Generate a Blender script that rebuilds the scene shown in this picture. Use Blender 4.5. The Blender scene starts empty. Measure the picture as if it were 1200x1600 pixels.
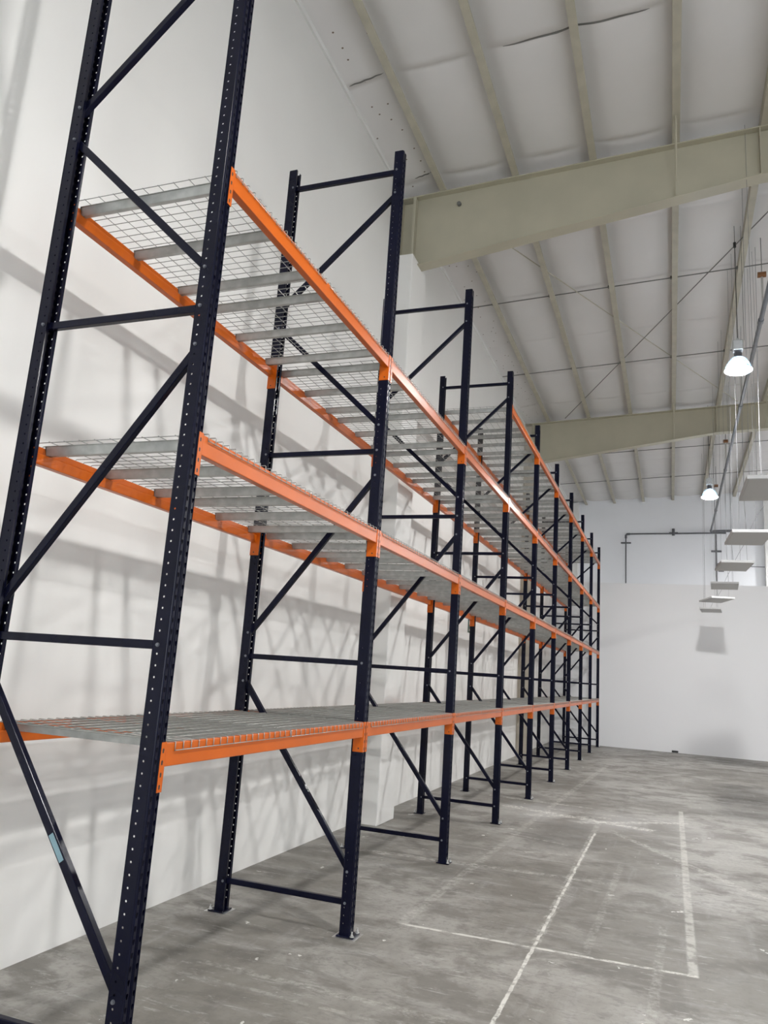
import bpy, bmesh, math, random
from mathutils import Vector, Matrix
random.seed(7)
SC = bpy.context.scene
COL = SC.collection

# ---------------------------------------------------------------- camera
CX, CY, CZ = 2.12355, -2.92991, 1.79893
YAW, PITCH, ROLL, FPX = 0.36515, 0.20539, 0.06755, 1195.613
def cam_axes():
    cy, sy, cp, sp = math.cos(YAW), math.sin(YAW), math.cos(PITCH), math.sin(PITCH)
    fw = Vector((-sy*cp, cy*cp, sp)); r = Vector((cy, sy, 0)); up = r.cross(fw)
    c, s = math.cos(ROLL), math.sin(ROLL)
    return c*r + s*up, -s*r + c*up, fw
_r, _u, _f = cam_axes()
cd = bpy.data.cameras.new('camera'); cam = bpy.data.objects.new('camera', cd); COL.objects.link(cam)
cd.sensor_fit = 'VERTICAL'; cd.sensor_height = 24.0; cd.lens = FPX/1600*24.0; cd.clip_start = 0.05; cd.clip_end = 200
cam.matrix_world = Matrix(((_r.x, _u.x, -_f.x, CX), (_r.y, _u.y, -_f.y, CY), (_r.z, _u.z, -_f.z, CZ), (0, 0, 0, 1)))
SC.camera = cam
SC.view_settings.view_transform = 'Standard'; SC.view_settings.look = 'None'
SC.view_settings.gamma = 1.0; SC.view_settings.use_curve_mapping = False
SC.view_settings.exposure = -0.15
# ---------------------------------------------------------------- daylight outside + lamp power
w = bpy.data.worlds.new('daylight'); SC.world = w; w.use_nodes = True
bg = w.node_tree.nodes['Background']; bg.inputs['Color'].default_value = (0.86, 0.93, 1.0, 1); bg.inputs['Strength'].default_value = 8.0
LAMP_STRENGTH = 850.0
LAMP_COLOR = (1.0, 0.992, 0.985)
LAMPS = [(3.09, 8.68), (3.04, 16.7), (3.09, 0.66), (3.09, -7.3), (10.2, 0.66), (10.2, 8.68), (10.2, 16.7), (10.2, -7.3), (7.3, 24.5), (11.6, 24.5)]  # last two are added out of view to brighten the far wall

# ---------------------------------------------------------------- materials
def mat(name, color=(0.8,)*3, rough=0.5, metal=0.0, noise=0.0, scale=8.0, bump=0.0, coat=0.0, detail=4.0, c2=None, bscale=None):
    m = bpy.data.materials.new(name); m.use_nodes = True
    nt = m.node_tree; b = nt.nodes['Principled BSDF']
    b.inputs['Base Color'].default_value = (*color, 1); b.inputs['Roughness'].default_value = rough
    b.inputs['Metallic'].default_value = metal
    if coat: b.inputs['Coat Weight'].default_value = coat; b.inputs['Coat Roughness'].default_value = 0.08
    tc = nt.nodes.new('ShaderNodeTexCoord')
    if noise or c2:
        n = nt.nodes.new('ShaderNodeTexNoise'); n.inputs['Scale'].default_value = scale; n.inputs['Detail'].default_value = detail
        nt.links.new(tc.outputs['Object'], n.inputs['Vector'])
        mx = nt.nodes.new('ShaderNodeMix'); mx.data_type = 'RGBA'
        lo = c2 if c2 else tuple(max(0, c*(1-noise)) for c in color)
        mx.inputs[6].default_value = (*lo, 1); mx.inputs[7].default_value = (*color, 1)
        rp = nt.nodes.new('ShaderNodeMapRange'); rp.inputs[1].default_value = 0.35; rp.inputs[2].default_value = 0.65
        nt.links.new(n.outputs['Fac'], rp.inputs[0]); nt.links.new(rp.outputs[0], mx.inputs[0])
        nt.links.new(mx.outputs[2], b.inputs['Base Color'])
    if bump:
        n2 = nt.nodes.new('ShaderNodeTexNoise'); n2.inputs['Scale'].default_value = bscale or scale*4; n2.inputs['Detail'].default_value = 5
        nt.links.new(tc.outputs['Object'], n2.inputs['Vector'])
        bp = nt.nodes.new('ShaderNodeBump'); bp.inputs['Strength'].default_value = bump; bp.inputs['Distance'].default_value = 0.02
        nt.links.new(n2.outputs['Fac'], bp.inputs['Height']); nt.links.new(bp.outputs[0], b.inputs['Normal'])
    return m
def emit(name, color, s):
    m = bpy.data.materials.new(name); m.use_nodes = True; nt = m.node_tree
    nt.nodes.clear(); e = nt.nodes.new('ShaderNodeEmission'); o = nt.nodes.new('ShaderNodeOutputMaterial')
    e.inputs[0].default_value = (*color, 1); e.inputs[1].default_value = s; nt.links.new(e.outputs[0], o.inputs[0]); return m

M = {}
M['navy'] = mat('navy_enamel', (0.0042, 0.0050, 0.0175), 0.22, 0.0, noise=0.25, scale=3)
M['navy'].node_tree.nodes['Principled BSDF'].inputs['Specular IOR Level'].default_value = 0.20
M['orange'] = mat('orange_enamel', (0.56, 0.108, 0.004), 0.30, 0.0, noise=0.10, scale=4)
M['orange'].node_tree.nodes['Principled BSDF'].inputs['Specular IOR Level'].default_value = 0.38
M['galv'] = mat('galvanised_steel', (0.50, 0.51, 0.49), 0.42, 0.55, noise=0.22, scale=14)
M['wire'] = mat('zinc_wire', (0.36, 0.36, 0.34), 0.40, 0.6)
M['bolt'] = mat('dull_bolt_steel', (0.22, 0.23, 0.26), 0.4, 0.8)
M['beige'] = mat('beige_primer', (0.62, 0.57, 0.48), 0.55, 0.0, noise=0.12, scale=3.0)
M['zinc'] = mat('bright_zinc', (0.75, 0.75, 0.74), 0.28, 0.9)
M['olive'] = mat('olive_grey_paint', (0.47, 0.44, 0.335), 0.5, 0.0, noise=0.08, scale=2.0)
M['purlin'] = mat('pale_olive_paint', (0.49, 0.462, 0.37), 0.5, 0.0, noise=0.14, scale=5.0)
M['rod'] = mat('dull_steel_rod', (0.20, 0.20, 0.19), 0.5, 0.4)
M['pipe'] = mat('grey_iron_pipe', (0.15, 0.155, 0.17), 0.42, 0.4, noise=0.2, scale=6)
M['brass'] = mat('brown_clamp', (0.22, 0.10, 0.04), 0.45, 0.5)
M['panelw'] = mat('white_lamp_tray', (0.50, 0.50, 0.50), 0.5)
M['lens'] = mat('grey_diffuser', (0.50, 0.50, 0.49), 0.4)
M['cable'] = mat('grey_cable', (0.16, 0.16, 0.17), 0.6)
M['black'] = mat('black_rubber', (0.015, 0.015, 0.015), 0.5)
M['alu'] = mat('spun_aluminium', (0.72, 0.75, 0.78), 0.25, 0.85)
M['green'] = mat('green_sign', (0.035, 0.075, 0.05), 0.5)
M['signw'] = mat('sign_white', (0.8, 0.8, 0.8), 0.5)
M['glint'] = mat('pale_glint', (0.20, 0.33, 0.38), 0.12, coat=0.5)
M['trimw'] = mat('white_trim', (0.78, 0.78, 0.76), 0.5)
M['farwall'] = mat('far_wall_paint', (0.87, 0.885, 0.915), 0.55, noise=0.035, scale=0.6, bump=0.03)
M['partition'] = mat('partition_paint', (0.80, 0.803, 0.815), 0.5, noise=0.02, scale=0.5)
M['outside'] = mat('yard_concrete', (0.4, 0.4, 0.38), 0.8, noise=0.2)
M['lamp'] = emit('lamp_glow', LAMP_COLOR, LAMP_STRENGTH)
def prismatic():
    m = bpy.data.materials.new('clear_prismatic_acrylic'); m.use_nodes = True; nt = m.node_tree; b = nt.nodes['Principled BSDF']; o = nt.nodes['Material Output']
    b.inputs['Base Color'].default_value = (0.42, 0.52, 0.60, 1); b.inputs['Roughness'].default_value = 0.15; b.inputs['Metallic'].default_value = 0.6
    t = nt.nodes.new('ShaderNodeBsdfTransparent'); t.inputs[0].default_value = (0.85, 0.93, 1.0, 1)
    mx = nt.nodes.new('ShaderNodeMixShader'); mx.inputs[0].default_value = 0.17
    nt.links.new(b.outputs[0], mx.inputs[1]); nt.links.new(t.outputs[0], mx.inputs[2]); nt.links.new(mx.outputs[0], o.inputs[0]); return m
M['glass'] = prismatic()

def left_wall_mat():
    m = mat('left_wall_paint', (0.80, 0.795, 0.77), 0.55); nt = m.node_tree; N = nt.nodes; b = N['Principled BSDF']
    tc = N.new('ShaderNodeTexCoord'); mp = N.new('ShaderNodeMapping'); mp.inputs['Scale'].default_value = (1, 2.6, 0.30)
    nt.links.new(tc.outputs['Object'], mp.inputs[0])
    n1 = N.new('ShaderNodeTexNoise'); n1.inputs['Scale'].default_value = 1.4; n1.inputs['Detail'].default_value = 5
    nt.links.new(mp.outputs[0], n1.inputs['Vector'])
    n2 = N.new('ShaderNodeTexNoise'); n2.inputs['Scale'].default_value = 0.7; n2.inputs['Detail'].default_value = 3
    nt.links.new(tc.outputs['Object'], n2.inputs['Vector'])
    r1 = N.new('ShaderNodeMapRange'); r1.inputs[1].default_value = .4; r1.inputs[2].default_value = .7; r1.inputs[3].default_value = 0; r1.inputs[4].default_value = 0.55
    nt.links.new(n1.outputs['Fac'], r1.inputs[0])
    sz = N.new('ShaderNodeSeparateXYZ'); nt.links.new(tc.outputs['Object'], sz.inputs[0])
    rz = N.new('ShaderNodeMapRange'); rz.inputs[1].default_value = 2.5; rz.inputs[2].default_value = 5.0; rz.inputs[3].default_value = 0.7; rz.inputs[4].default_value = 0.08
    nt.links.new(sz.outputs[2], rz.inputs[0])
    mz = N.new('ShaderNodeMath'); mz.operation = 'MULTIPLY'; nt.links.new(r1.outputs[0], mz.inputs[0]); nt.links.new(rz.outputs[0], mz.inputs[1])
    mx = N.new('ShaderNodeMix'); mx.data_type = 'RGBA'
    mx.inputs[6].default_value = (0.83, 0.82, 0.79, 1); mx.inputs[7].default_value = (0.75, 0.745, 0.72, 1)
    nt.links.new(mz.outputs[0], mx.inputs[0])
    mx2 = N.new('ShaderNodeMix'); mx2.data_type = 'RGBA'; mx2.blend_type = 'MULTIPLY'; mx2.inputs[0].default_value = 0.12
    nt.links.new(mx.outputs[2], mx2.inputs[6]); nt.links.new(n2.outputs['Fac'], mx2.inputs[7])
    nt.links.new(mx2.outputs[2], b.inputs['Base Color'])
    bp = N.new('ShaderNodeBump'); bp.inputs['Strength'].default_value = .02; bp.inputs['Distance'].default_value = .02
    nt.links.new(n1.outputs['Fac'], bp.inputs['Height']); nt.links.new(bp.outputs[0], b.inputs['Normal'])
    return m
M['wall'] = left_wall_mat()

def ceiling_mat():
    m = mat('vinyl_insulation', (0.74, 0.72, 0.705), 0.5); nt = m.node_tree; N = nt.nodes; b = N['Principled BSDF']
    tc = N.new('ShaderNodeTexCoord')
    n = N.new('ShaderNodeTexNoise'); n.inputs['Scale'].default_value = 1.1; n.inputs['Detail'].default_value = 3
    nt.links.new(tc.outputs['Object'], n.inputs['Vector'])
    mx = N.new('ShaderNodeMix'); mx.data_type = 'RGBA'
    mx.inputs[6].default_value = (0.70, 0.685, 0.67, 1); mx.inputs[7].default_value = (0.78, 0.765, 0.75, 1)
    nt.links.new(n.outputs['Fac'], mx.inputs[0])
    # small nail heads / specks in the eave strip (x < -0.9)
    vo = N.new('ShaderNodeTexVoronoi'); vo.voronoi_dimensions = '2D'; vo.inputs['Scale'].default_value = 3.4
    nt.links.new(tc.outputs['Object'], vo.inputs['Vector'])
    lt = N.new('ShaderNodeMath'); lt.operation = 'LESS_THAN'; lt.inputs[1].default_value = 0.04
    nt.links.new(vo.outputs['Distance'], lt.inputs[0])
    sx = N.new('ShaderNodeSeparateXYZ'); nt.links.new(tc.outputs['Object'], sx.inputs[0])
    l2 = N.new('ShaderNodeMath'); l2.operation = 'LESS_THAN'; l2.inputs[1].default_value = -0.92
    nt.links.new(sx.outputs[0], l2.inputs[0])
    mu = N.new('ShaderNodeMath'); mu.operation = 'MULTIPLY'; nt.links.new(lt.outputs[0], mu.inputs[0]); nt.links.new(l2.outputs[0], mu.inputs[1])
    mx2 = N.new('ShaderNodeMix'); mx2.data_type = 'RGBA'; mx2.inputs[7].default_value = (0.18, 0.14, 0.1, 1)
    nt.links.new(mu.outputs[0], mx2.inputs[0]); nt.links.new(mx.outputs[2], mx2.inputs[6]); nt.links.new(mx2.outputs[2], b.inputs['Base Color'])
    return m
M['ceiling'] = ceiling_mat()

# concrete floor with worn paint lines, a filled joint, tyre scuffs and chips
def floor_mat():
    m = bpy.data.materials.new('worn_concrete'); m.use_nodes = True; nt = m.node_tree; N = nt.nodes; L = nt.links
    b = N['Principled BSDF']
    tc = N.new('ShaderNodeTexCoord'); sx = N.new('ShaderNodeSeparateXYZ'); L.new(tc.outputs['Object'], sx.inputs[0])
    X, Y = sx.outputs[0], sx.outputs[1]
    def val(x):
        return x
    def mth(op, a, b_=None, c=None):
        n = N.new('ShaderNodeMath'); n.operation = op
        for i, v in enumerate((a, b_, c)):
            if v is None: continue
            if isinstance(v, (int, float)): n.inputs[i].default_value = v
            else: L.new(v, n.inputs[i])
        return n.outputs[0]
    def noise(sc, det=5, rough=0.55, scl=None, dist=0.0):
        n = N.new('ShaderNodeTexNoise'); n.inputs['Scale'].default_value = sc; n.inputs['Detail'].default_value = det
        n.inputs['Roughness'].default_value = rough; n.inputs['Distortion'].default_value = dist
        if scl:
            mp = N.new('ShaderNodeMapping'); mp.inputs['Scale'].default_value = scl; L.new(tc.outputs['Object'], mp.inputs[0]); L.new(mp.outputs[0], n.inputs['Vector'])
        else: L.new(tc.outputs['Object'], n.inputs['Vector'])
        return n.outputs['Fac']
    def ramp(v, a, b_, lo=0.0, hi=1.0):
        n = N.new('ShaderNodeMapRange'); n.interpolation_type = 'SMOOTHSTEP'
        for i, x in enumerate((a, b_, lo, hi)): n.inputs[i+1].default_value = x
        L.new(v, n.inputs[0]); return n.outputs[0]
    def mix(f, a, b_):
        n = N.new('ShaderNodeMix'); n.data_type = 'RGBA'
        if isinstance(f, (int, float)): n.inputs[0].default_value = f
        else: L.new(f, n.inputs[0])
        for i, v in ((6, a), (7, b_)):
            if isinstance(v, tuple): n.inputs[i].default_value = (*v, 1)
            else: L.new(v, n.inputs[i])
        return n.outputs[2]
    big = noise(0.45, 5, 0.6); mid = noise(1.7, 7, 0.62, dist=0.4); fine = noise(22, 6, 0.7); streak = noise(2.2, 5, 0.6, (0.35, 1.6, 1)); streak2 = noise(3.0, 5, 0.6, (2.2, 0.25, 1))
    col = mix(ramp(big, .42, .58), (0.185, 0.174, 0.152), (0.325, 0.314, 0.288))
    col = mix(ramp(mid, .48, .60, 0, 0.75), col, (0.150, 0.140, 0.124))
    col = mix(ramp(streak, .52, .72, 0, 0.45), col, (0.42, 0.41, 0.39))
    col = mix(ramp(streak2, .56, .72, 0, 0.30), col, (0.40, 0.39, 0.38))
    col = mix(ramp(fine, .48, .66, 0, 0.42), col, (0.15, 0.14, 0.13))
    blot = noise(4.2, 8, 0.75, (0.7, 1.3, 1), 0.8)
    col = mix(ramp(blot, .52, .60, 0, 0.5), col, (0.125, 0.118, 0.105))
    scr = noise(6.5, 8, 0.85, (0.45, 2.2, 1), 0.3)
    col = mix(ramp(scr, .56, .63, 0, 0.50), col, (0.50, 0.49, 0.465))
    # darker rubber-stained slab between the painted lines
    dk = mth('MULTIPLY', ramp(mth('ABSOLUTE', mth('SUBTRACT', Y, 7.2)), .5, 1.3, 1, 0), ramp(mth('ABSOLUTE', mth('SUBTRACT', X, 0.85)), .1, .6, 1, 0))
    col = mix(mth('MULTIPLY', dk, .55), col, (0.13, 0.125, 0.115))
    # rack bays darker stained by old storage; pale dusty zone around Y 8-9
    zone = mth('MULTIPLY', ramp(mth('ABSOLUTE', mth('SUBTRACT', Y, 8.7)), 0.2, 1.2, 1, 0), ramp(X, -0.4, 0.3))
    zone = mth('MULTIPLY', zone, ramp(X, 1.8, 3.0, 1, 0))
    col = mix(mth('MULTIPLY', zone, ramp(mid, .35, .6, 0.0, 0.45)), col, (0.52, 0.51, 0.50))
    wob = mth('MULTIPLY', mth('SUBTRACT', noise(5, 4), 0.5), 0.035)
    wear = ramp(noise(9, 6, 0.7), .38, .55, .15, 1)
    wear2 = ramp(noise(14, 6, 0.8), .45, .58, 0, 1)
    def seg(x0, y0, x1, y1, wd, strength, wr, wobble=True):
        dx, dy = x1-x0, y1-y0; ln = math.hypot(dx, dy); ux, uy = dx/ln, dy/ln
        px = mth('SUBTRACT', X, x0); py = mth('SUBTRACT', Y, y0)
        t = mth('ADD', mth('MULTIPLY', px, ux), mth('MULTIPLY', py, uy))
        d = mth('SUBTRACT', mth('MULTIPLY', px, uy), mth('MULTIPLY', py, ux))
        if wobble: d = mth('ADD', d, wob)
        f = ramp(mth('ABSOLUTE', d), wd*0.7, wd*1.3, 1, 0)
        e = mth('MULTIPLY', ramp(t, -0.01, 0.02), ramp(t, ln-0.02, ln+0.01, 1, 0))
        return mth('MULTIPLY', mth('MULTIPLY', mth('MULTIPLY', f, e), wr), strength)
    paint = (0.66, 0.65, 0.60)
    for s in [seg(0.24, 2.90, 2.27, 2.95, 0.019, 0.85, wear, False), seg(2.24, 2.93, 2.24, 10.4, 0.032, 0.45, wear, False),
              seg(0.24, 2.90, 0.42, 9.2, 0.040, 0.30, wear2), seg(0.42, 9.2, 0.72, 17.0, 0.05, 0.40, wear2),
              seg(1.21, -1.0, 1.21, 7.6, 0.012, 0.95, wear, True), seg(1.21, 3.0, 1.19, 8.6, 0.034, 0.35, wear2, True),
              seg(1.38, 7.9, 2.95, 5.35, 0.05, 0.40, wear2), seg(2.95, 5.35, 4.6, 3.4, 0.05, 0.35, wear2),
              seg(-0.2, 8.9, 1.9, 8.3, 0.09, 0.9, wear2), seg(0.9, 8.2, 2.3, 9.3, 0.07, 0.7, wear2), seg(-0.6, 9.7, 1.0, 9.6, 0.05, 0.6, wear2), seg(0.2, 8.3, 1.3, 8.9, 0.08, 0.6, wear2), seg(0.4, 9.1, 2.0, 9.2, .03, .6, wear2),
              seg(-1.1, 4.9, 1.6, 5.1, 0.05, 0.35, wear2), seg(1.55, 3.0, 1.62, 6.0, 0.03, 0.2, wear2), seg(1.95, 0.2, 2.05, 4.0, 0.03, 0.2, wear2),
              seg(-0.6, 1.55, 1.0, 1.5, 0.03, 0.25, wear2), seg(-0.6, 1.35, 1.0, 1.30, 0.02, 0.2, wear2),
              seg(0.1, 6.9, 1.0, 6.6, .02, .5, wear2), seg(0.5, 5.9, 1.1, 6.1, .015, .5, wear2)]:
        col = mix(s, col, paint)
    # pale chips
    vo = N.new('ShaderNodeTexVoronoi'); vo.inputs['Scale'].default_value = 5.2; vo.inputs['Randomness'].default_value = 1
    mp = N.new('ShaderNodeMapping'); mp.inputs['Scale'].default_value = (1, 0.8, 1); L.new(tc.outputs['Object'], mp.inputs[0]); 
    ns = N.new('ShaderNodeTexNoise'); ns.inputs['Scale'].default_value = 12; ns.inputs['Detail'].default_value = 6; L.new(tc.outputs['Object'], ns.inputs['Vector'])
    va = N.new('ShaderNodeVectorMath'); va.operation = 'MULTIPLY_ADD'; va.inputs[1].default_value = (.25, .25, .25); L.new(ns.outputs['Color'], va.inputs[0]); L.new(mp.outputs[0], va.inputs[2])
    L.new(va.outputs[0], vo.inputs['Vector'])
    sep = N.new('ShaderNodeSeparateColor'); L.new(vo.outputs['Color'], sep.inputs[0])
    chip = mth('MULTIPLY', mth('LESS_THAN', vo.outputs['Distance'], mth('MULTIPLY', mth('POWER', sep.outputs[0], 5.0), 0.17)), 0.8)
    col = mix(chip, col, (0.68, 0.67, 0.63))
    L.new(col, b.inputs['Base Color'])
    L.new(ramp(mid, .3, .7, 0.42, 0.62), b.inputs['Roughness'])
    b.inputs['Specular IOR Level'].default_value = 0.5
    bp = N.new('ShaderNodeBump'); bp.inputs['Strength'].default_value = 0.12; bp.inputs['Distance'].default_value = 0.01
    L.new(mid, bp.inputs['Height']); L.new(bp.outputs[0], b.inputs['Normal'])
    return m
M['floor'] = floor_mat()

# ---------------------------------------------------------------- mesh helpers
def finish(name, bm, m, bevel=0.0, smooth=False, recalc=True):
    if recalc: bmesh.ops.recalc_face_normals(bm, faces=bm.faces)
    me = bpy.data.meshes.new(name); bm.to_mesh(me); bm.free()
    me.materials.append(m)
    if smooth:
        for p in me.polygons: p.use_smooth = True
    return me
def link(name, me, parent=None, loc=(0, 0, 0), rot=(0, 0, 0), bevel=0.0, seg=2):
    o = bpy.data.objects.new(name, me); COL.objects.link(o); o.location = loc; o.rotation_euler = rot
    if parent: o.parent = parent
    if bevel:
        md = o.modifiers.new('bevel', 'BEVEL'); md.width = bevel; md.segments = seg; md.limit_method = 'ANGLE'; md.angle_limit = math.radians(40)
    return o
def empty(name, loc=(0, 0, 0), rz=0):
    o = bpy.data.objects.new(name, None); COL.objects.link(o); o.location = loc; o.rotation_euler = (0, 0, rz); o.empty_display_size = 0.1; return o
def tag(o, label, cat, group=None):
    o['label'] = label; o['category'] = cat
    if group: o['group'] = group
    return o
def struct(o, label=None):
    o['kind'] = 'structure'
    if label: o['label'] = label
    return o
def box(bm, x0, x1, y0, y1, z0, z1):
    vs = [bm.verts.new((x, y, z)) for x in (x0, x1) for y in (y0, y1) for z in (z0, z1)]
    for f in ((0, 1, 3, 2), (4, 6, 7, 5), (0, 4, 5, 1), (2, 3, 7, 6), (0, 2, 6, 4), (1, 5, 7, 3)):
        bm.faces.new([vs[i] for i in f])
def bevbm(bm, wd, seg=2):
    bmesh.ops.recalc_face_normals(bm, faces=bm.faces)
    bmesh.ops.bevel(bm, geom=[e for e in bm.edges if len(e.link_faces) == 2 and e.calc_face_angle(0) > 0.6], offset=wd, segments=seg, affect='EDGES', profile=0.5)
def prism(bm, pts, y0, y1, axis='y', cap=True):
    def P(a, b, c):
        return {'y': (a, c, b), 'x': (c, a, b), 'z': (a, b, c)}[axis]
    A = [bm.verts.new(P(a, b, y0)) for a, b in pts]; B = [bm.verts.new(P(a, b, y1)) for a, b in pts]; n = len(pts)
    for i in range(n): bm.faces.new((A[i], A[(i+1) % n], B[(i+1) % n], B[i]))
    if cap: bm.faces.new(A); bm.faces.new(B[::-1])
def tube(bm, pts, r, n=6, cap=True):
    pts = [Vector(p) for p in pts]; rings = []
    ref = None
    for i, p in enumerate(pts):
        d = (pts[min(i+1, len(pts)-1)] - pts[max(i-1, 0)]).normalized()
        if ref is None:
            ref = Vector((0, 0, 1)) if abs(d.z) < .9 else Vector((1, 0, 0))
        a = (ref - d*ref.dot(d)).normalized(); ref = a; c = d.cross(a)
        rr = r[i] if isinstance(r, (list, tuple)) else r
        rings.append([bm.verts.new(p + (a*math.cos(t) + c*math.sin(t))*rr) for t in [2*math.pi*k/n for k in range(n)]])
    for A, B in zip(rings, rings[1:]):
        for k in range(n): bm.faces.new((A[k], A[(k+1) % n], B[(k+1) % n], B[k]))
    if cap: bm.faces.new(rings[0][::-1]); bm.faces.new(rings[-1])
def lathe(bm, prof, n=32, cap0=False, cap1=False):
    rings = [[bm.verts.new((r*math.cos(2*math.pi*k/n), r*math.sin(2*math.pi*k/n), z)) for k in range(n)] for r, z in prof]
    for A, B in zip(rings, rings[1:]):
        for k in range(n): bm.faces.new((A[k], A[(k+1) % n], B[(k+1) % n], B[k]))
    if cap0: bm.faces.new(rings[0][::-1])
    if cap1: bm.faces.new(rings[-1])

# ---------------------------------------------------------------- dimensions
L_, D_ = 2.45032, 1.00803
ZB, ZM, ZU, ZT, HH = 1.428, 2.850, 4.270, 5.640, 6.138
WX = -1.465                     # left wall face
YR1, YR2 = 6.42, 16.62          # roof frames
YF = 26.4                       # far wall
YP = 22.62                      # low partition face
XR, YN = 14.0, -12.0            # right wall, rear wall
SL = 0.047
def zbot(x): return 8.5 + SL*(x + 1.47)        # underside of purlins / top of rafters

# ---------------------------------------------------------------- room shell
bm = bmesh.new(); box(bm, WX-.2, XR+.2, YN-.2, YF+.2, -.2, 0)
struct(link('floor', finish('floor', bm, M['floor'])))
bm = bmesh.new(); box(bm, WX-.2, WX, YN-.2, YF+.2, 0, 8.62)
struct(link('wall_left', finish('wall_left', bm, M['wall'])))
bm = bmesh.new(); box(bm, WX, XR, YF, YF+.2, 0, 9.9)
struct(link('wall_far', finish('wall_far', bm, M['farwall'])))
bm = bmesh.new(); box(bm, WX, XR, YP, YP+.14, 0, 5.08)
struct(link('wall_partition', finish('wall_partition', bm, M['partition'])))
bm = bmesh.new(); box(bm, XR, XR+.2, YN-.2, YF+.2, 0, 9.9)
struct(link('wall_right', finish('wall_right', bm, M['farwall'])))
bm = bmesh.new()
box(bm, WX, 3.0, YN-.2, YN, 0, 9.9); box(bm, 9.0, XR, YN-.2, YN, 0, 9.9); box(bm, 3.0, 9.0, YN-.2, YN, 5.0, 9.9)
struct(link('wall_rear', finish('wall_rear', bm, M['farwall'])))

# ceiling: sagging vinyl-faced insulation with lapped seams, tucked up over each purlin
PX = [-0.85, 0.18, 1.21, 2.24, 3.27, 4.30, 5.33, 6.36, 7.39, 8.42, 9.45, 10.48, 11.51, 12.54, 13.57]
SEAMS = [0.4, 2.3, 4.25, 6.2, 8.05, 9.95, 11.86, 13.7, 15.6, 17.5, 19.4, 21.3, 23.2, 25.1]
def ceil_z(x, y):
    base = zbot(x) + 0.19
    i = 0
    if x < PX[0]:
        u = (x - (WX-.2))/(PX[0]-(WX-.2)); s = 0.02*math.sin(math.pi*u); base -= 0.10*(1-u)**1.0
        if x <= WX+.02: base = 8.60
    else:
        u = ((x - PX[0]) % 1.03)/1.03; s = 0.065*math.sin(math.pi*u)**0.8
    k = 0.0
    for j, ys in enumerate(SEAMS):
        d = y - ys
        if abs(d) < 0.6:
            k += 0.034*math.exp(-abs(d)/0.10)*(1 if d > 0 else 0.35)
    wob = 0.006*math.sin(3.1*y + 4*math.floor(x)) * math.sin(math.pi*u)
    return base - s + k*math.sin(math.pi*min(max(u, 0), 1)) + wob
bm = bmesh.new()
xs = [WX-.2, WX]; x = WX
cells = [WX] + PX + [XR+.2]
xs = [WX-.2]
for a, c in zip(cells, cells[1:]):
    for k in range(8): xs.append(a + (c-a)*k/8)
xs.append(XR+.2)
ys = []; y = YN-.2
while y < YF+.2: ys.append(y); y += 0.5
ys.append(YF+.2)
for s in SEAMS: ys += [s-.3, s-.12, s-.02, s+.002, s+.05, s+.12, s+.3]
ys = sorted(set(round(v, 3) for v in ys))
G = [[bm.verts.new((x, y, ceil_z(x, y))) for y in ys] for x in xs]
for i in range(len(xs)-1):
    for j in range(len(ys)-1):
        bm.faces.new((G[i][j], G[i][j+1], G[i+1][j+1], G[i+1][j]))
T = [[bm.verts.new((x, y, zbot(x)+.5)) for y in (ys[0], ys[-1])] for x in (xs[0], xs[-1])]
bm.faces.new((T[0][0], T[1][0], T[1][1], T[0][1]))
o = link('ceiling', finish('ceiling', bm, M['ceiling'], smooth=True, recalc=False)); struct(o)
# dark open lap seams in the near bay
for n_, (x0, x1, y0, dz) in enumerate([(-1.44, -0.98, 4.20, 0), (0.42, 2.0, 4.27, 0), (-1.2, -0.92, 6.10, 0)]):
    bm = bmesh.new()
    pts = [(x0 + (x1-x0)*k/24) for k in range(25)]
    up = []; lo = []
    for k, xx in enumerate(pts):
        hw = 0.012*math.sin(math.pi*k/24)**0.6*0.8 + 0.001
        if abs((xx-PX[0]) % 1.03) < .05: hw = .012
        yy = y0 + 0.004*math.sin(k*.9)
        up.append((xx, yy-hw, ceil_z(xx, yy-hw)-.004)); lo.append((xx, yy+hw, ceil_z(xx, yy+hw)-.004))
    A = [bm.verts.new(p) for p in up]; B = [bm.verts.new(p) for p in lo]
    A2 = [bm.verts.new((p[0], p[1], p[2]+.012)) for p in up]; B2 = [bm.verts.new((p[0], p[1], p[2]+.012)) for p in lo]
    for k in range(24):
        bm.faces.new((A[k], B[k], B[k+1], A[k+1])); bm.faces.new((A2[k], A[k], A[k+1], A2[k+1])); bm.faces.new((B[k], B2[k], B2[k+1], B[k+1]))
    struct(link('trim_%d' % (n_+1), finish('seam', bm, M['rod'])), 'dark open lap between two insulation blankets')
# thin closing trim where roof meets the left wall
bm = bmesh.new(); box(bm, WX, WX+.025, YN, YF, 8.535, 8.60)
struct(link('trim_4', finish('eave_trim', bm, M['trimw'])))
# clad pilaster (wraps the first steel column)
bm = bmesh.new(); box(bm, WX, -1.165, 6.12, 6.74, 0, 7.48); bevbm(bm, .012)
struct(link('trim_5', finish('clad_pilaster', bm, M['wall'])), 'white boxed pilaster against the left wall under the nearest roof beam')
bm = bmesh.new(); box(bm, WX, -1.11, YF-.32, YF, 0, 8.55)
struct(link('trim_6', finish('corner_pilaster', bm, M['trimw'])), 'white corner pilaster in the far left corner')
bm = bmesh.new(); box(bm, 5.22, 5.6, YF-.25, YF, 5.09, 8.85)
struct(link('trim_7', finish('far_pilaster', bm, M['trimw'])), 'pale pilaster on the far wall at the right edge')
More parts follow.
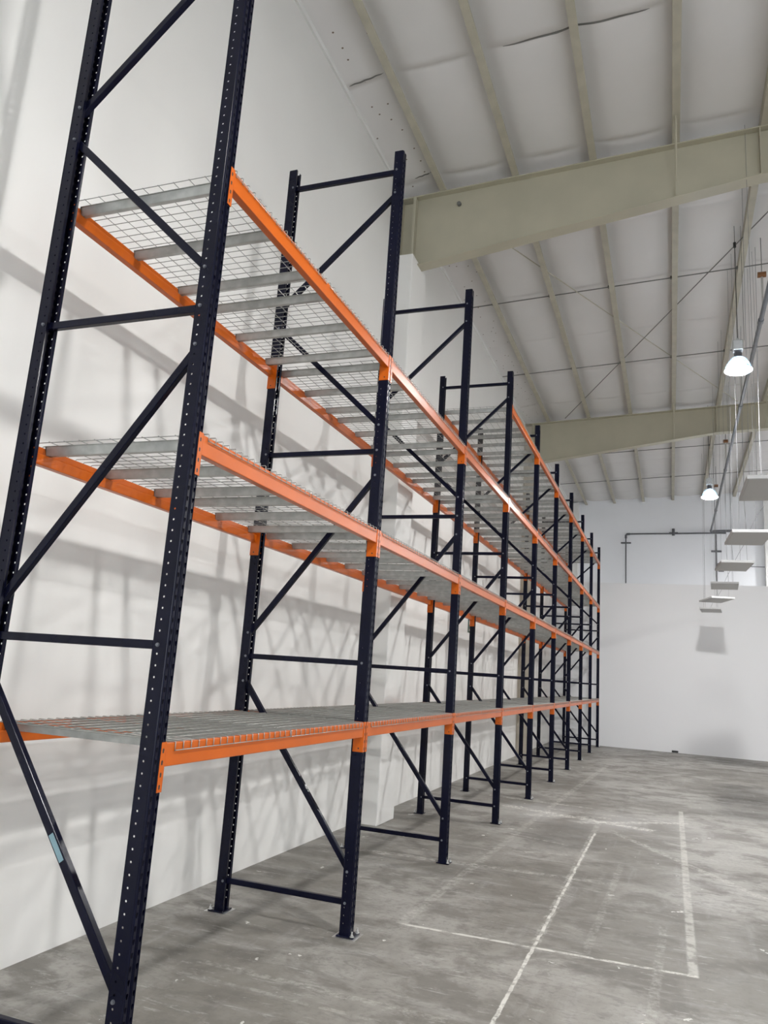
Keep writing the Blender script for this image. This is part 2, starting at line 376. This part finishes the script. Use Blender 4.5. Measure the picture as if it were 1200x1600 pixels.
# frame of an unseen rear opening, added to let in fill daylight
bm = bmesh.new()
box(bm, 2.9, 3.0, YN-.25, YN+.05, 0, 5.1); box(bm, 9.0, 9.1, YN-.25, YN+.05, 0, 5.1); box(bm, 3.0, 9.0, YN-.25, YN+.05, 5.0, 5.1)
struct(link('added_door_1', finish('added_door_frame', bm, M['olive'])))

# ---------------------------------------------------------------- purlins
def purlin(x, label):
    bm = bmesh.new(); t = .004; h = .2; f = .092
    z0 = zbot(x)
    # Z section: bottom flange to -x, top flange to +x, with a small lip
    pts = [(0, h), (0, 0), (-f, 0), (-f, .02), (-f+t, .02), (-f+t, t), (-t, t), (-t, h-t), (-t, h)]
    prism(bm, [(-a_, b_) for a_, b_ in ((-t, t), (-f+t, t), (-f+t, .022), (-f, .022), (-f, 0), (0, 0), (0, h-t), (f-t, h-t), (f-t, h-.022), (f, h-.022), (f, h), (-t, h))], YN, YF)
    o = link('roof_purlin', finish('purlin', bm, M['purlin']), loc=(x-.04, 0, z0))
    tag(o, label, 'roof beam', 'steel purlins carrying the roof'); return o
ordw = ['first', 'second', 'third', 'fourth', 'fifth', 'sixth', 'seventh', 'eighth', 'ninth', 'tenth', 'eleventh', 'twelfth', 'thirteenth', 'fourteenth', 'fifteenth', 'sixteenth', 'seventeenth', 'eighteenth', 'nineteenth', 'twentieth']
for i, x in enumerate(PX):
    if i >= 8 and i % 2: pass
    purlin(x, 'long pale olive steel purlin under the roof, %s out from the left wall' % ordw[i])

# bridging rods across the purlins (third points) and diagonal wind braces
for yy, txt in [(9.9, 'thin steel bridging rod crossing the purlins, just beyond the nearest roof beam'),
                (13.3, 'thin steel bridging rod crossing the purlins, just before the second roof beam'),
                (19.95, 'thin steel bridging rod crossing the purlins, first beyond the second roof beam'),
                (23.2, 'thin steel bridging rod crossing the purlins, last before the far wall')]:
    bm = bmesh.new(); tube(bm, [(WX+.05, yy, zbot(WX)+.05), (XR-.2, yy, zbot(XR)+.05)], .011, 6)
    for x in PX:   # nut and washer each side of every purlin web
        for s in (-1, 1): box(bm, x-.04-.012+s*.014, x-.04+.012+s*.014, yy-.022, yy+.022, zbot(x)+.03, zbot(x)+.075)
    tag(link('bridging_rod', finish('bridging_rod', bm, M['rod'])), txt, 'rod', 'bridging rods between the purlins')
for (a, c, mk, dz, txt) in [((-0.40, 16.4), (4.36, 6.55), 'rod', .010, 'thin diagonal wind brace rod running up to the right under the roof'),
                    ((-0.95, 6.55), (3.7, 16.45), 'purlin', .040, 'thin diagonal wind brace rod running away to the right, half hidden by purlins')]:
    bm = bmesh.new(); tube(bm, [(a[0], a[1], zbot(a[0])+dz), (c[0], c[1], zbot(c[0])+dz)], .009, 6)
    tag(link('wind_brace', finish('wind_brace', bm, M[mk])), txt, 'rod')

# ---------------------------------------------------------------- roof rafters (tapered I beams) with columns
def lower(x):      # underside of the rafter
    x1, z1, x2, z2 = -1.26, 7.42, 3.22, 8.06
    if x <= x2: return z1 + (z2-z1)*(x-x1)/(x2-x1)
    return z2 + SL*(x-x2)
def rafter(yr, name, label):
    root = empty(name, (WX, yr, 0)); tag(root, label, 'roof beam', 'tapered steel roof beams')
    def put(n, bm, bev=0):
        o = link(n, finish(n, bm, M['olive']), root, loc=(-WX, -yr, 0)); return o
    bm = bmesh.new(); x0, x3, x4 = -1.26, 3.22, XR-.05
    P = [(x0, lower(x0)), (x3, lower(x3)), (x4, lower(x4)), (x4, zbot(x4)-.012), (x0, zbot(x0)-.012)]
    prism(bm, P, yr-.005, yr+.005); put('web', bm)
    bm = bmesh.new(); prism(bm, [(x0-.2, zbot(x0-.2)-.016), (x4, zbot(x4)-.016), (x4, zbot(x4)-.001), (x0-.2, zbot(x0-.2)-.001)], yr-.1, yr+.1); put('top_flange', bm)
    bm = bmesh.new(); prism(bm, [(x0, lower(x0)-.014), (x3, lower(x3)-.014), (x4, lower(x4)-.014), (x4, lower(x4)), (x3, lower(x3)), (x0, lower(x0))], yr-.1, yr+.1); put('bottom_flange', bm)
    bm = bmesh.new(); box(bm, x0-.02, x0+.02, yr-.105, yr+.105, lower(x0)-.03, zbot(x0)-.017)
    put('end_plate', bm)
    for xs_ in (3.22, 7.4, 11.6):
        bm = bmesh.new(); box(bm, xs_-.006, xs_+.006, yr-.095, yr+.095, lower(xs_)+.001, zbot(xs_)-.018); put('stiffener', bm)
    # fly braces from the bottom flange to the purlins
    for xp in (0.18, 2.24, 4.30):
        for s in ((-1, 1) if xp > 1 else (1,)):
            bm = bmesh.new(); tube(bm, [(xp, yr+s*.09, lower(xp)+.01), (xp, yr+s*.62, zbot(xp)+.02)], .013, 4); put('fly_brace', bm)
    return root
r1 = rafter(YR1, 'roof_rafter', 'deep tapered olive-grey steel roof beam nearest the camera, above the second and third rack frames')
bm = bmesh.new(); tube(bm, [(-.62, YR1-.006, 8.33), (-.62, YR1-.05, 8.33)], .03, 10); link('bolt_hole_boss', finish('boss', bm, M['rod']), r1, loc=(-WX, -YR1, 0))
rafter(YR2, 'roof_rafter', 'tapered olive-grey steel roof beam farther off, over the seventh rack frame')
# steel columns
def column(yr, z0, label, xo, mk='olive'):
    root = empty('steel_column', (WX, yr, 0)); tag(root, label, 'column', 'steel columns under the roof beams')
    for n, b_ in (('outer_flange', (0.003, .018, -.1, .1)), ('inner_flange', (xo-WX-.015, xo-WX, -.1, .1)), ('web', (.018, xo-WX-.015, -.005, .005))):
        bm = bmesh.new(); box(bm, b_[0], b_[1], b_[2], b_[3], z0, 8.46 if n != 'inner_flange' else 7.38); link(n, finish(n, bm, M[mk]), root)
column(YR1, 7.481, 'olive steel column head between the white pilaster and the nearest roof beam', -1.285)
column(YR2, 0, 'bare beige steel column on the left wall behind the rack', -1.13, 'beige')

# ---------------------------------------------------------------- rack upright frames
PITCH_ = 0.0508
def strip(bm, P0, U, V, width, hole_u, hole_pts, z_off, nz, ztop):
    """flat strip: origin P0, across U (unit) by width, up z; one hole per pitch at u=hole_u"""
    def pt(u, z): return bm.verts.new(P0 + U*u + Vector((0, 0, z)))
    z = 0.0
    cells = []
    if z_off > 0: 
        a = [pt(0, 0), pt(width, 0), pt(width, z_off), pt(0, z_off)]; bm.faces.new(a)
    for k in range(nz):
        zb = z_off + k*PITCH_
        c = [(0, zb), (width/2 if False else hole_u, zb), (width, zb), (width, zb+PITCH_/2), (width, zb+PITCH_), (hole_u, zb+PITCH_), (0, zb+PITCH_), (0, zb+PITCH_/2)]
        O = [pt(*q) for q in c]
        H = [pt(hole_u + hx, zb + PITCH_/2 + hz) for hx, hz in hole_pts]
        for i in range(8):
            bm.faces.new((O[i], O[(i+1) % 8], H[(i+1) % 8], H[i]))
    zt = z_off + nz*PITCH_
    if ztop - zt > 1e-4: bm.faces.new([pt(0, zt), pt(width, zt), pt(width, ztop), pt(0, ztop)])
def round_hole(r): # order matches: (-,-),(0,-),(+,-),(+,0),(+,+),(0,+),(-,+),(-,0)
    a = [225, 270, 315, 0, 45, 90, 135, 180]
    return [(r*math.cos(math.radians(t)), r*math.sin(math.radians(t))) for t in a]
def tear_hole():
    return [(-.003, -.011), (0, -.013), (.003, -.011), (.0075, .003), (.006, .009), (0, .0115), (-.006, .009), (-.0075, .003)]
def make_post():
    bm = bmesh.new(); H = HH-.008; nz = 118; off = 0.05
    hw = .038; xf = .0375; xb = -.0375
    def flat(a, b_):
        A, B = Vector((*a, 0)), Vector((*b_, 0)); up = Vector((0, 0, H))
        bm.faces.new([bm.verts.new(v) for v in (A, B, B+up, A+up)])
    # lips, sides with round holes, face with two columns of teardrops and a centre groove
    rc = .007
    def arc(cx_, cy_, a0, a1, n=4):
        P = [(cx_+rc*math.cos(math.radians(a0+(a1-a0)*k/n)), cy_+rc*math.sin(math.radians(a0+(a1-a0)*k/n))) for k in range(n+1)]
        for a, b_ in zip(P, P[1:]): flat(a, b_)
    flat((xb, -.019), (xb, -hw))
    strip(bm, Vector((xb, -hw, 0)), Vector((1, 0, 0)), None, .075-rc, .024, round_hole(.0052), off, nz, H)
    arc(xf-rc, -hw+rc, -90, 0)
    strip(bm, Vector((xf, -hw+rc, 0)), Vector((0, 1, 0)), None, .030-rc, .0095, tear_hole(), off, nz, H)
    flat((xf, -.008), (xf-.002, -.0055)); flat((xf-.002, -.0055), (xf-.0065, -.003)); flat((xf-.0065, -.003), (xf-.007, 0)); flat((xf-.007, 0), (xf-.0065, .003)); flat((xf-.0065, .003), (xf-.002, .0055)); flat((xf-.002, .0055), (xf, .008))
    strip(bm, Vector((xf, .008, 0)), Vector((0, 1, 0)), None, .030-rc, .0135, tear_hole(), off, nz, H)
    arc(xf-rc, hw-rc, 0, 90)
    strip(bm, Vector((xf-rc, hw, 0)), Vector((-1, 0, 0)), None, .075-rc, .044, round_hole(.0052), off, nz, H)
    flat((xb, hw), (xb, .019))
    bmesh.ops.remove_doubles(bm, verts=bm.verts, dist=1e-5)
    bmesh.ops.solidify(bm, geom=list(bm.faces), thickness=.0024)
    me = finish('post', bm, M['navy'], recalc=False); return me
POST = make_post()
def make_base():
    bm = bmesh.new(); box(bm, -.055, .075, -.065, .065, 0.002, .012); bevbm(bm, .003, 1)
    return finish('base_plate', bm, M['navy'])
BASE = make_base()
def make_anchor():
    bm = bmesh.new()
    lathe(bm, [(.016, .012), (.016, .015), (.0, .015)], 12); lathe(bm, [(.011, .015), (.011, .026), (0, .026)], 6); lathe(bm, [(.006, .026), (.006, .045), (0, .046)], 8)
    return finish('anchor_bolt', bm, M['zinc'])
ANCH = make_anchor()
def make_shim():
    bm = bmesh.new(); box(bm, -.075, .095, -.085, .08, 0.0005, .0019); return finish('shim_plate', bm, M['zinc'])
SHIM = make_shim()
def make_bolt():
    bm = bmesh.new(); lathe(bm, [(.010, 0), (.010, .002), (.0075, .002), (.0075, .008), (0, .0085)], 8, cap0=True)
    bmesh.ops.rotate(bm, verts=bm.verts, cent=(0, 0, 0), matrix=Matrix.Rotation(math.radians(90), 3, 'X'))
    return finish('bolt', bm, M['bolt'])
BOLT = make_bolt()
def make_brace(x0, z0, x1, z1, h, name):
    d = Vector((x1-x0, 0, z1-z0)); ln = d.length; d.normalize(); n = Vector((-d.z, 0, d.x)); t = .0025; w2 = .0172
    bm = bmesh.new()
    # C channel: web towards -Y, flanges back
    prof = [(-h/2, -w2), (h/2, -w2), (h/2, w2), (h/2-t, w2), (h/2-t, -w2+t), (-h/2+t, -w2+t), (-h/2+t, w2), (-h/2, w2)]
    if name == 'box': prof = [(-h/2, -w2), (h/2, -w2), (h/2, w2), (-h/2, w2)]
    e0 = Vector((x0, 0, z0)) - d*.02; e1 = Vector((x1, 0, z1)) + d*.02
    A = [bm.verts.new(e0 + n*a + Vector((0, b_, 0))) for a, b_ in prof]; B = [bm.verts.new(e1 + n*a + Vector((0, b_, 0))) for a, b_ in prof]; k = len(prof)
    for i in range(k): bm.faces.new((A[i], A[(i+1) % k], B[(i+1) % k], B[i]))
    bm.faces.new(A); bm.faces.new(B[::-1])
    bmesh.ops.recalc_face_normals(bm, faces=bm.faces)
    ed = [e for e in bm.edges if abs((e.verts[1].co-e.verts[0].co).normalized().dot(d)) > .99]
    bmesh.ops.bevel(bm, geom=ed, offset=.004, segments=2, affect='EDGES', profile=.5)
    return finish('brace', bm, M['navy'])
XA, XB = -.014, -D_+.014
HB = [(z, make_brace(XA, z, XB, z, .040, 'box')) for z in (.212, 1.850, 3.487, 5.962)]
DB = [((xa, za, xb, zb), make_brace(xa, za, xb, zb, .042, 'box')) for xa, za, xb, zb in
      ((XA, .415, XB, 1.66), (XB, 2.03, XA, 3.285), (XA, 3.695, XB, 4.61), (XB, 4.815, XA, 5.745))]
fr_labels = [
 'navy blue rack upright frame closest to the camera, cut by the left edge',
 'navy blue rack upright frame second from the camera, its whole height visible',
 'navy blue rack upright frame third from the camera',
 'navy blue rack upright frame fourth from the camera, where the topmost shelf begins',
 'navy blue rack upright frame fifth from the camera',
 'navy blue rack upright frame sixth from the camera',
 'navy blue rack upright frame seventh from the camera',
 'navy blue rack upright frame eighth from the camera',
 'navy blue rack upright frame ninth from the camera, last but one',
 'navy blue rack upright frame at the far end, beside the white partition']
def make_frame(i):
    root = empty('rack_upright_frame', (0, i*L_, 0)); tag(root, fr_labels[i], 'rack frame', 'navy upright frames of the pallet rack')
    for side in (0, 1):
        x = 0 if side == 0 else -D_; rz = 0 if side == 0 else math.pi
        p = link('post', POST, root, loc=(x, 0, .008), rot=(0, 0, rz))
        bp_ = link('base_plate', BASE, root, loc=(x, 0, 0), rot=(0, 0, rz))
        for dx, dy in ((.060, -.05), (.060, .05)) if i else ((.060, -.05), (.060, .05)):
            link('anchor_bolt', ANCH, bp_, loc=(dx, dy, 0))
        if i <= 1: link('shim_plate', SHIM, root, loc=(x, 0, 0), rot=(0, 0, rz))
    for z, me in HB:
        h = link('horizontal_brace', me, root)
        for xx in (XA, XB): link('bolt', BOLT, h, loc=(xx, -.038, z))
    for k, ((xa, za, xb, zb), me) in enumerate(DB):
        h = link('diagonal_brace', me, root)
        for xx, zz in ((xa, za), (xb, zb)): link('bolt', BOLT, h, loc=(xx, -.038, zz))
        if i == 0 and k == 0:
            bm = bmesh.new(); d = Vector((xb-xa, 0, zb-za)).normalized(); n = Vector((-d.z, 0, d.x))
            c = Vector((xa, 0, za)) + d*((.94-za)/d.z); pl = -.0176
            q = [c - d*.06 - n*.013, c - d*.06 + n*.014, c + d*.07 + n*.014, c + d*.07 - n*.013]
            A = [bm.verts.new((v.x, pl, v.z)) for v in q]; B = [bm.verts.new((v.x, pl-.0005, v.z)) for v in q]
            bm.faces.new(A); bm.faces.new(B[::-1])
            for j in range(4): bm.faces.new((A[j], A[(j+1) % 4], B[(j+1) % 4], B[j]))
            s = link('glint', finish('glint', bm, M['glint']), h); s['label'] = 'small pale blue painted glint'  # bluish glint on the brace, painted as a thin coloured patch
    return root
for i in range(10): make_frame(i)

# ---------------------------------------------------------------- rack beams (step beams with end connectors)
BL = L_ - 2*.0415
def make_beam():
    bm = bmesh.new()
    prof = [(0, 0), (-.028, 0), (-.028, -.040), (-.045, -.040), (-.045, -.100), (0, -.100)]
    prism(bm, prof, 0, BL); bevbm(bm, .0035, 2)
    return finish('rack_beam', bm, M['orange'])
def make_conn(s):
    # s=+1: connector at the near end (post lies towards -Y); L-shaped plate with slots
    bm = bmesh.new()
    y0 = 0
    # side leg lies against the post side (normal Y)
    box(bm, -.0755, .004, min(0, -s*.0030), max(0, -s*.0030), -.205, .006)
    # face leg wraps the post face
    a = -s*.003; b_ = -s*.036
    ya, yb = min(a, b_), max(a, b_)
    box(bm, .001, .004, ya, yb, -.205, .006)
    bevbm(bm, .0012, 1)
    me = finish('end_connector', bm, M['orange']); return me
def make_rivets(s):
    bm = bmesh.new()
    for z in (-.030, -.080, -.131, -.182):
        pts = [(-.0045, -.010), (.0045, -.010), (.006, .006), (0, .011), (-.006, .006)]
        yc = -s*.0215
        A = [bm.verts.new((.0043, yc+u, z+v)) for u, v in pts]; B = [bm.verts.new((.0028, yc+u, z+v)) for u, v in pts]
        bm.faces.new(A)
        for j in range(5): bm.faces.new((A[j], A[(j+1) % 5], B[(j+1) % 5], B[j]))
    c = 8
    A = [bm.verts.new((-.030+.006*math.cos(2*math.pi*k/c), s*.0008, -.180+.006*math.sin(2*math.pi*k/c))) for k in range(c)]
    bm.faces.new(A)
    return finish('lock_slots', bm, M['black'])
BEAM = make_beam(); CN = {s: make_conn(s) for s in (1, -1)}; RV = {s: make_rivets(s) for s in (1, -1)}
lev_name = {ZB: 'lowest', ZM: 'second', ZU: 'third', ZT: 'topmost'}
def make_rack_beam(b_, z, back):
    # local: outer face at x=0, body towards -x, running +y
    side = 'wall-side' if back else 'aisle-side'
    if back: loc = (-D_-.0377, (b_+1)*L_-.0415, z); rz = math.pi
    else: loc = (.0377, b_*L_+.0415, z); rz = 0
    o = link('rack_beam', BEAM, loc=loc, rot=(0, 0, rz))
    tag(o, 'orange %s beam of the %s shelf level, %s bay from the camera' % (side, lev_name[z], ordw[b_]), 'rack beam', 'orange %s beams of the %s shelf' % (side, lev_name[z]))
    for s, y in ((1, 0), (-1, BL)):
        c = link('end_connector', CN[s], o, loc=(0, y, 0)); 
        if b_ < 4: link('lock_slots', RV[s], c)
    return o

# ---------------------------------------------------------------- wire decks
DX0, DX1 = -D_-.0377-.004, .0377+.004
def make_mesh(width):
    bm = bmesh.new(); r = .0024; n = int(round(width/.0635)); p = width/n
    for k in range(n+1):
        y = k*p; zc = .0026
        drop = .038
        tube(bm, [(DX0, y, -drop), (DX0, y, zc-.004), (DX0+.004, y, zc), (DX1-.004, y, zc), (DX1, y, zc-.004), (DX1, y, -drop)], r, 5)
    m_ = 11; q = (DX1-DX0)/m_
    for k in range(1, m_):
        x = DX0 + q*k; tube(bm, [(x, 0, .0074), (x, width, .0074)], r, 5)
    for x in (DX0-.0045, DX1+.0045): tube(bm, [(x, 0, -.034), (x, width, -.034)], r, 5)
    return finish('wire_mesh', bm, M['wire'], smooth=True)
def make_support(d=.049):
    bm = bmesh.new(); x0, x1 = -D_-.0377+.029, .0377-.029; t = .002
    prof = [(-.031, 0), (-.024, 0), (-.014, -d), (.014, -d), (.024, 0), (.031, 0), (.031, -t), (.0225, -t), (.0125, -d-.002), (-.0125, -d-.002), (-.0225, -t), (-.031, -t)]
    prism(bm, prof, x0, x1, axis='x')
    return finish('support_channel', bm, M['galv'])
DW = 1.130
MESH = make_mesh(DW); SUP = make_support(); SUPL = make_support(.037)
def make_deck(b_, z, k):
    y0 = b_*L_ + ({ZB: .105, ZM: .085, ZU: .058, ZT: .07}[z] if k == 0 else 1.250)
    root = empty('wire_deck', (0, y0, z + (.001 if z == ZB else .013)))
    tag(root, 'galvanised wire deck, %s shelf, %s half of the %s bay from the camera' % (lev_name[z], 'near' if k == 0 else 'far', ordw[b_]), 'wire deck', 'wire mesh decks on the %s shelf' % lev_name[z])
    link('wire_mesh', MESH, root)
    for y in ((.075, .55, 1.02) if k == 0 else (.12, .585, 1.06)): link('support_channel', SUPL if z == ZB else SUP, root, loc=(0, y, -.0005))
    return root
for z in (ZB, ZM, ZU, ZT):
    for b_ in range(3 if z == ZT else 0, 9):
        make_rack_beam(b_, z, False); make_rack_beam(b_, z, True)
        for k in (0, 1): make_deck(b_, z, k)

# ---------------------------------------------------------------- high-bay lamps
def lamp_meshes():
    me = {}
    bm = bmesh.new(); box(bm, -.07, .07, -.07, .07, .20, .36); bevbm(bm, .012, 2)
    box(bm, -.02, .02, -.02, .02, .36, .40); me['ballast_box'] = finish('ballast_box', bm, M['alu'])
    bm = bmesh.new(); lathe(bm, [(.045, .20), (.055, .17), (.055, .12), (.075, .10)], 24); me['socket'] = finish('socket', bm, M['pipe'], smooth=True)
    bm = bmesh.new()
    prof = [(.075, .10), (.095, .085), (.125, .05), (.155, 0), (.178, -.055), (.19, -.10)]
    n = 48; rings = []
    for r, z in prof + [(r-.003, z) for r, z in reversed(prof)]:
        rings.append([bm.verts.new(((r*(1+.012*(k % 2)))*math.cos(2*math.pi*k/n), (r*(1+.012*(k % 2)))*math.sin(2*math.pi*k/n), z)) for k in range(n)])
    for A, B in zip(rings, rings[1:]):
        for k in range(n): bm.faces.new((A[k], A[(k+1) % n], B[(k+1) % n], B[k]))
    me['reflector'] = finish('reflector', bm, M['glass'], smooth=True)
    bm = bmesh.new(); lathe(bm, [(.0, -.150), (.06, -.147), (.11, -.138), (.155, -.120), (.186, -.100), (.15, -.09), (0, -.088)], 32)
    me['lamp_bulb'] = finish('lamp_bulb', bm, M['lamp'], smooth=True)
    return me
LM = lamp_meshes()
def hook_mesh(h):
    bm = bmesh.new(); tube(bm, [(0, 0, .39), (0, 0, h-.30)], .006, 6)
    tube(bm, [(0, 0, h-.36), (0, 0, h-.28)], .022, 8)
    tube(bm, [(0, 0, h-.28), (0, 0, h)], .004, 5)
    tube(bm, [(.09, .02, .38), (.09, .02, h)], .003, 5)
    return finish('hanging_rod', bm, M['black'])
lamp_lab = ['lit round high-bay lamp, the larger and nearer of the two in view', 'lit round high-bay lamp, the smaller one near the far wall',
            'lit round high-bay lamp hanging over the aisle beside the nearest rack bay', 'lit round high-bay lamp over the aisle behind the camera',
            'lit round high-bay lamp of the right row, beside the nearest rack bay', 'lit round high-bay lamp of the right row, past the nearest roof beam',
            'lit round high-bay lamp of the right row, by the second roof beam', 'lit round high-bay lamp of the right row, behind the camera',
            'unseen high-bay lamp added behind the white partition, beyond the right edge', 'unseen high-bay lamp added behind the white partition, deepest in the right corner']
for (x, y), lab in zip(LAMPS, lamp_lab):
    root = empty('high_bay_lamp', (x, y, 6.56)); tag(root, lab, 'lamp', 'round high-bay lamps')
    for n_, me in LM.items(): link(n_, me, root)
    link('hanging_rod', hook_mesh(zbot(x)+.1-6.56), root)

# ---------------------------------------------------------------- unlit flat panel lamps over the aisle
def panel(x0, x1, y0, y1, z, yaw, tilt, label):
    cx, cy = (x0+x1)/2, (y0+y1)/2; wx, wy = (x1-x0)/2, (y1-y0)/2
    root = empty('panel_lamp', (cx, cy, z)); root.rotation_euler = (math.radians(tilt), 0, math.radians(yaw))
    tag(root, label, 'lamp', 'unlit flat white panel lamps over the aisle')
    bm = bmesh.new(); box(bm, -wx, wx, -wy, wy, 0, .045); bevbm(bm, .004, 1); link('housing', finish('housing', bm, M['panelw']), root)
    bm = bmesh.new(); box(bm, -wx+.025, wx-.025, -wy+.025, wy-.025, -.003, .0); link('diffuser', finish('diffuser', bm, M['lens']), root)
    H = zbot(cx) + .1 - z
    for sx in (-1, 1):
        for sy in (-1, 1):
            bm = bmesh.new(); tube(bm, [(sx*wx*.6, sy*wy*.8, .045), (sx*wx*.55, sy*wy*.5, H)], .0022, 4)
            link('hanging_wire', finish('hanging_wire', bm, M['cable']), root)
    bm = bmesh.new(); box(bm, -.05, .05, -.12, .12, .045, .09); link('driver_box', finish('driver_box', bm, M['panelw']), root)
    bm = bmesh.new()
    pts = [(wx*.25*math.sin(t*2.4)+.14*t, -.1-.55*t*wy, .09+.34*t+.10*math.sin(t*3.1)) for t in [k/14 for k in range(15)]]
    tube(bm, pts + [(pts[-1][0]-.04, pts[-1][1], 1.2), (pts[-1][0], pts[-1][1], H)], .003, 5)
    link('power_cable', finish('power_cable', bm, M['cable']), root)
    return root
pz = 4.15
for (a, yf, yaw, lab) in [(2.93, 7.20, 0, 'flat white panel lamp hanging unlit at the right edge, nearest of the six'),
                          (2.965, 10.32, 2, 'flat white panel lamp hanging unlit, second nearest of the six'),
                          (2.965, 13.20, 3, 'flat white panel lamp hanging unlit, third nearest of the six'),
                          (2.975, 16.15, -3, 'flat white panel lamp hanging unlit, fourth nearest, just above the partition top'),
                          (2.95, 19.00, 14, 'flat white panel lamp turned askew against the white partition, fifth of the six'),
                          (2.94, 21.75, -5, 'flat white panel lamp closest to the white partition, last of the six')]:
    panel(a, a+.56, yf-1.08, yf, pz, yaw, 0, lab)

# ---------------------------------------------------------------- pipes
root = empty('sprinkler_pipe', (3.5, 9.0, 7.55)); tag(root, 'long dark grey iron pipe running down the aisle under the roof to the far wall', 'pipe')
def pp(n, pts, r, m='pipe', seg=10):
    bm = bmesh.new(); tube(bm, [(p[0]-3.5, p[1]-9.0, p[2]-7.55) for p in pts], r, seg); return link(n, finish(n, bm, M[m], smooth=False), root)
pp('pipe_run', [(3.5, YN+.3, 7.66), (3.5, 9, 7.60), (3.5, YF-.24, 7.46)], .034)
pp('elbow', [(3.5, YF-.34, 7.462), (3.5, YF-.24, 7.46), (3.6, YF-.24, 7.46)], .045)
pp('cross_pipe', [(3.5, YF-.24, 7.46), (5.2, YF-.24, 7.5)], .045)
for yy in (0.5, 9.15, 13.0, 17.8, 22.5):
    pp('pipe_hanger', [(3.5, yy, 7.6-.008*(yy-9)), (3.5, yy, zbot(3.5)-.55)], .016, 'zinc'); pp('hanger_clamp', [(3.44, yy, zbot(3.5)-.53), (3.56, yy, zbot(3.5)-.53)], .045, 'brass')
    pp('hanger_rod', [(3.5, yy, zbot(3.5)-.5), (3.5, yy, zbot(3.5)+.1)], .006, 'rod')
    pp('pipe_coupling', [(3.5, yy+.3, 7.6-.008*(yy-8.7)), (3.5, yy+.42, 7.6-.008*(yy-8.58))], .044)
root = empty('conduit', (.6, YF, 5.1)); tag(root, 'grey conduit with a long horizontal run and a drop on the far wall', 'pipe')
def pc(n, pts, r, m='pipe', seg=8):
    bm = bmesh.new(); tube(bm, [(p[0]-.6, p[1]-YF, p[2]-5.1) for p in pts], r, seg); return link(n, finish(n, bm, M[m]), root)
pc('drop_pipe', [(.6, YF-.11, 0.3), (.6, YF-.11, 7.28)], .022); pc('elbow', [(.6, YF-.11, 7.22), (.6, YF-.11, 7.33), (.64, YF-.11, 7.38), (.74, YF-.11, 7.385)], .042)
pc('horizontal_run', [(.66, YF-.11, 7.385), (3.7, YF-.11, 7.42), (4.0, YF-.11, 7.42)], .027)
pc('bracket', [(.42, YF-.11, 7.05), (.78, YF-.11, 7.05)], .03); pc('junction_box', [(2.25, YF-.11, 7.33), (2.25, YF-.11, 7.58)], .05)
pc('cross_bracket', [(2.1, YF-.11, 7.42), (2.4, YF-.11, 7.42)], .035)
root = empty('riser_pipe', (3.67, YF, 5.1)); tag(root, 'thin grey riser on the far wall with a round valve plate and a side cable', 'pipe')
def pr(n, pts, r, m='pipe', seg=8):
    bm = bmesh.new(); tube(bm, [(p[0]-3.67, p[1]-YF, p[2]-5.1) for p in pts], r, seg); return link(n, finish(n, bm, M[m]), root)
pr('riser', [(3.67, YF-.11, .3), (3.67, YF-.11, 7.38)], .02, 'cable'); pr('valve_plate', [(3.5, YF-.11, 6.76), (3.84, YF-.11, 6.76)], .035)
pr('switch_box', [(3.7, YF-.11, 6.27), (3.86, YF-.11, 6.27)], .07, 'black'); pr('side_cable', [(3.86, YF-.11, 6.27), (4.1, YF-.11, 6.24), (5.2, YF-.11, 6.22)], .012)
pr('fitting_bracket', [(3.72, YF-.11, 6.05), (3.90, YF-.11, 6.05)], .02)

# ---------------------------------------------------------------- small things on the walls
root = empty('safety_sign', (WX+.002, 11.28, 2.63)); tag(root, 'small dark green and white safety sign on the left wall behind the rack', 'sign')
bm = bmesh.new(); box(bm, 0, .006, 0, .46, 0, .28); link('sign_plate', finish('sign_plate', bm, M['green']), root)
bm = bmesh.new(); box(bm, .006, .008, .08, .44, .15, .23); link('sign_band', finish('sign_band', bm, M['signw']), root)
bm = bmesh.new(); box(bm, .006, .008, .08, .44, .03, .07); link('sign_stripe', finish('sign_stripe', bm, M['lens']), root)
bm = bmesh.new(); box(bm, 2.12, 2.30, YP-.03, YP-.001, .01, .065); bevbm(bm, .006, 1)
tag(link('floor_outlet', finish('floor_outlet', bm, M['black'])), 'small black outlet at the foot of the white partition', 'outlet')
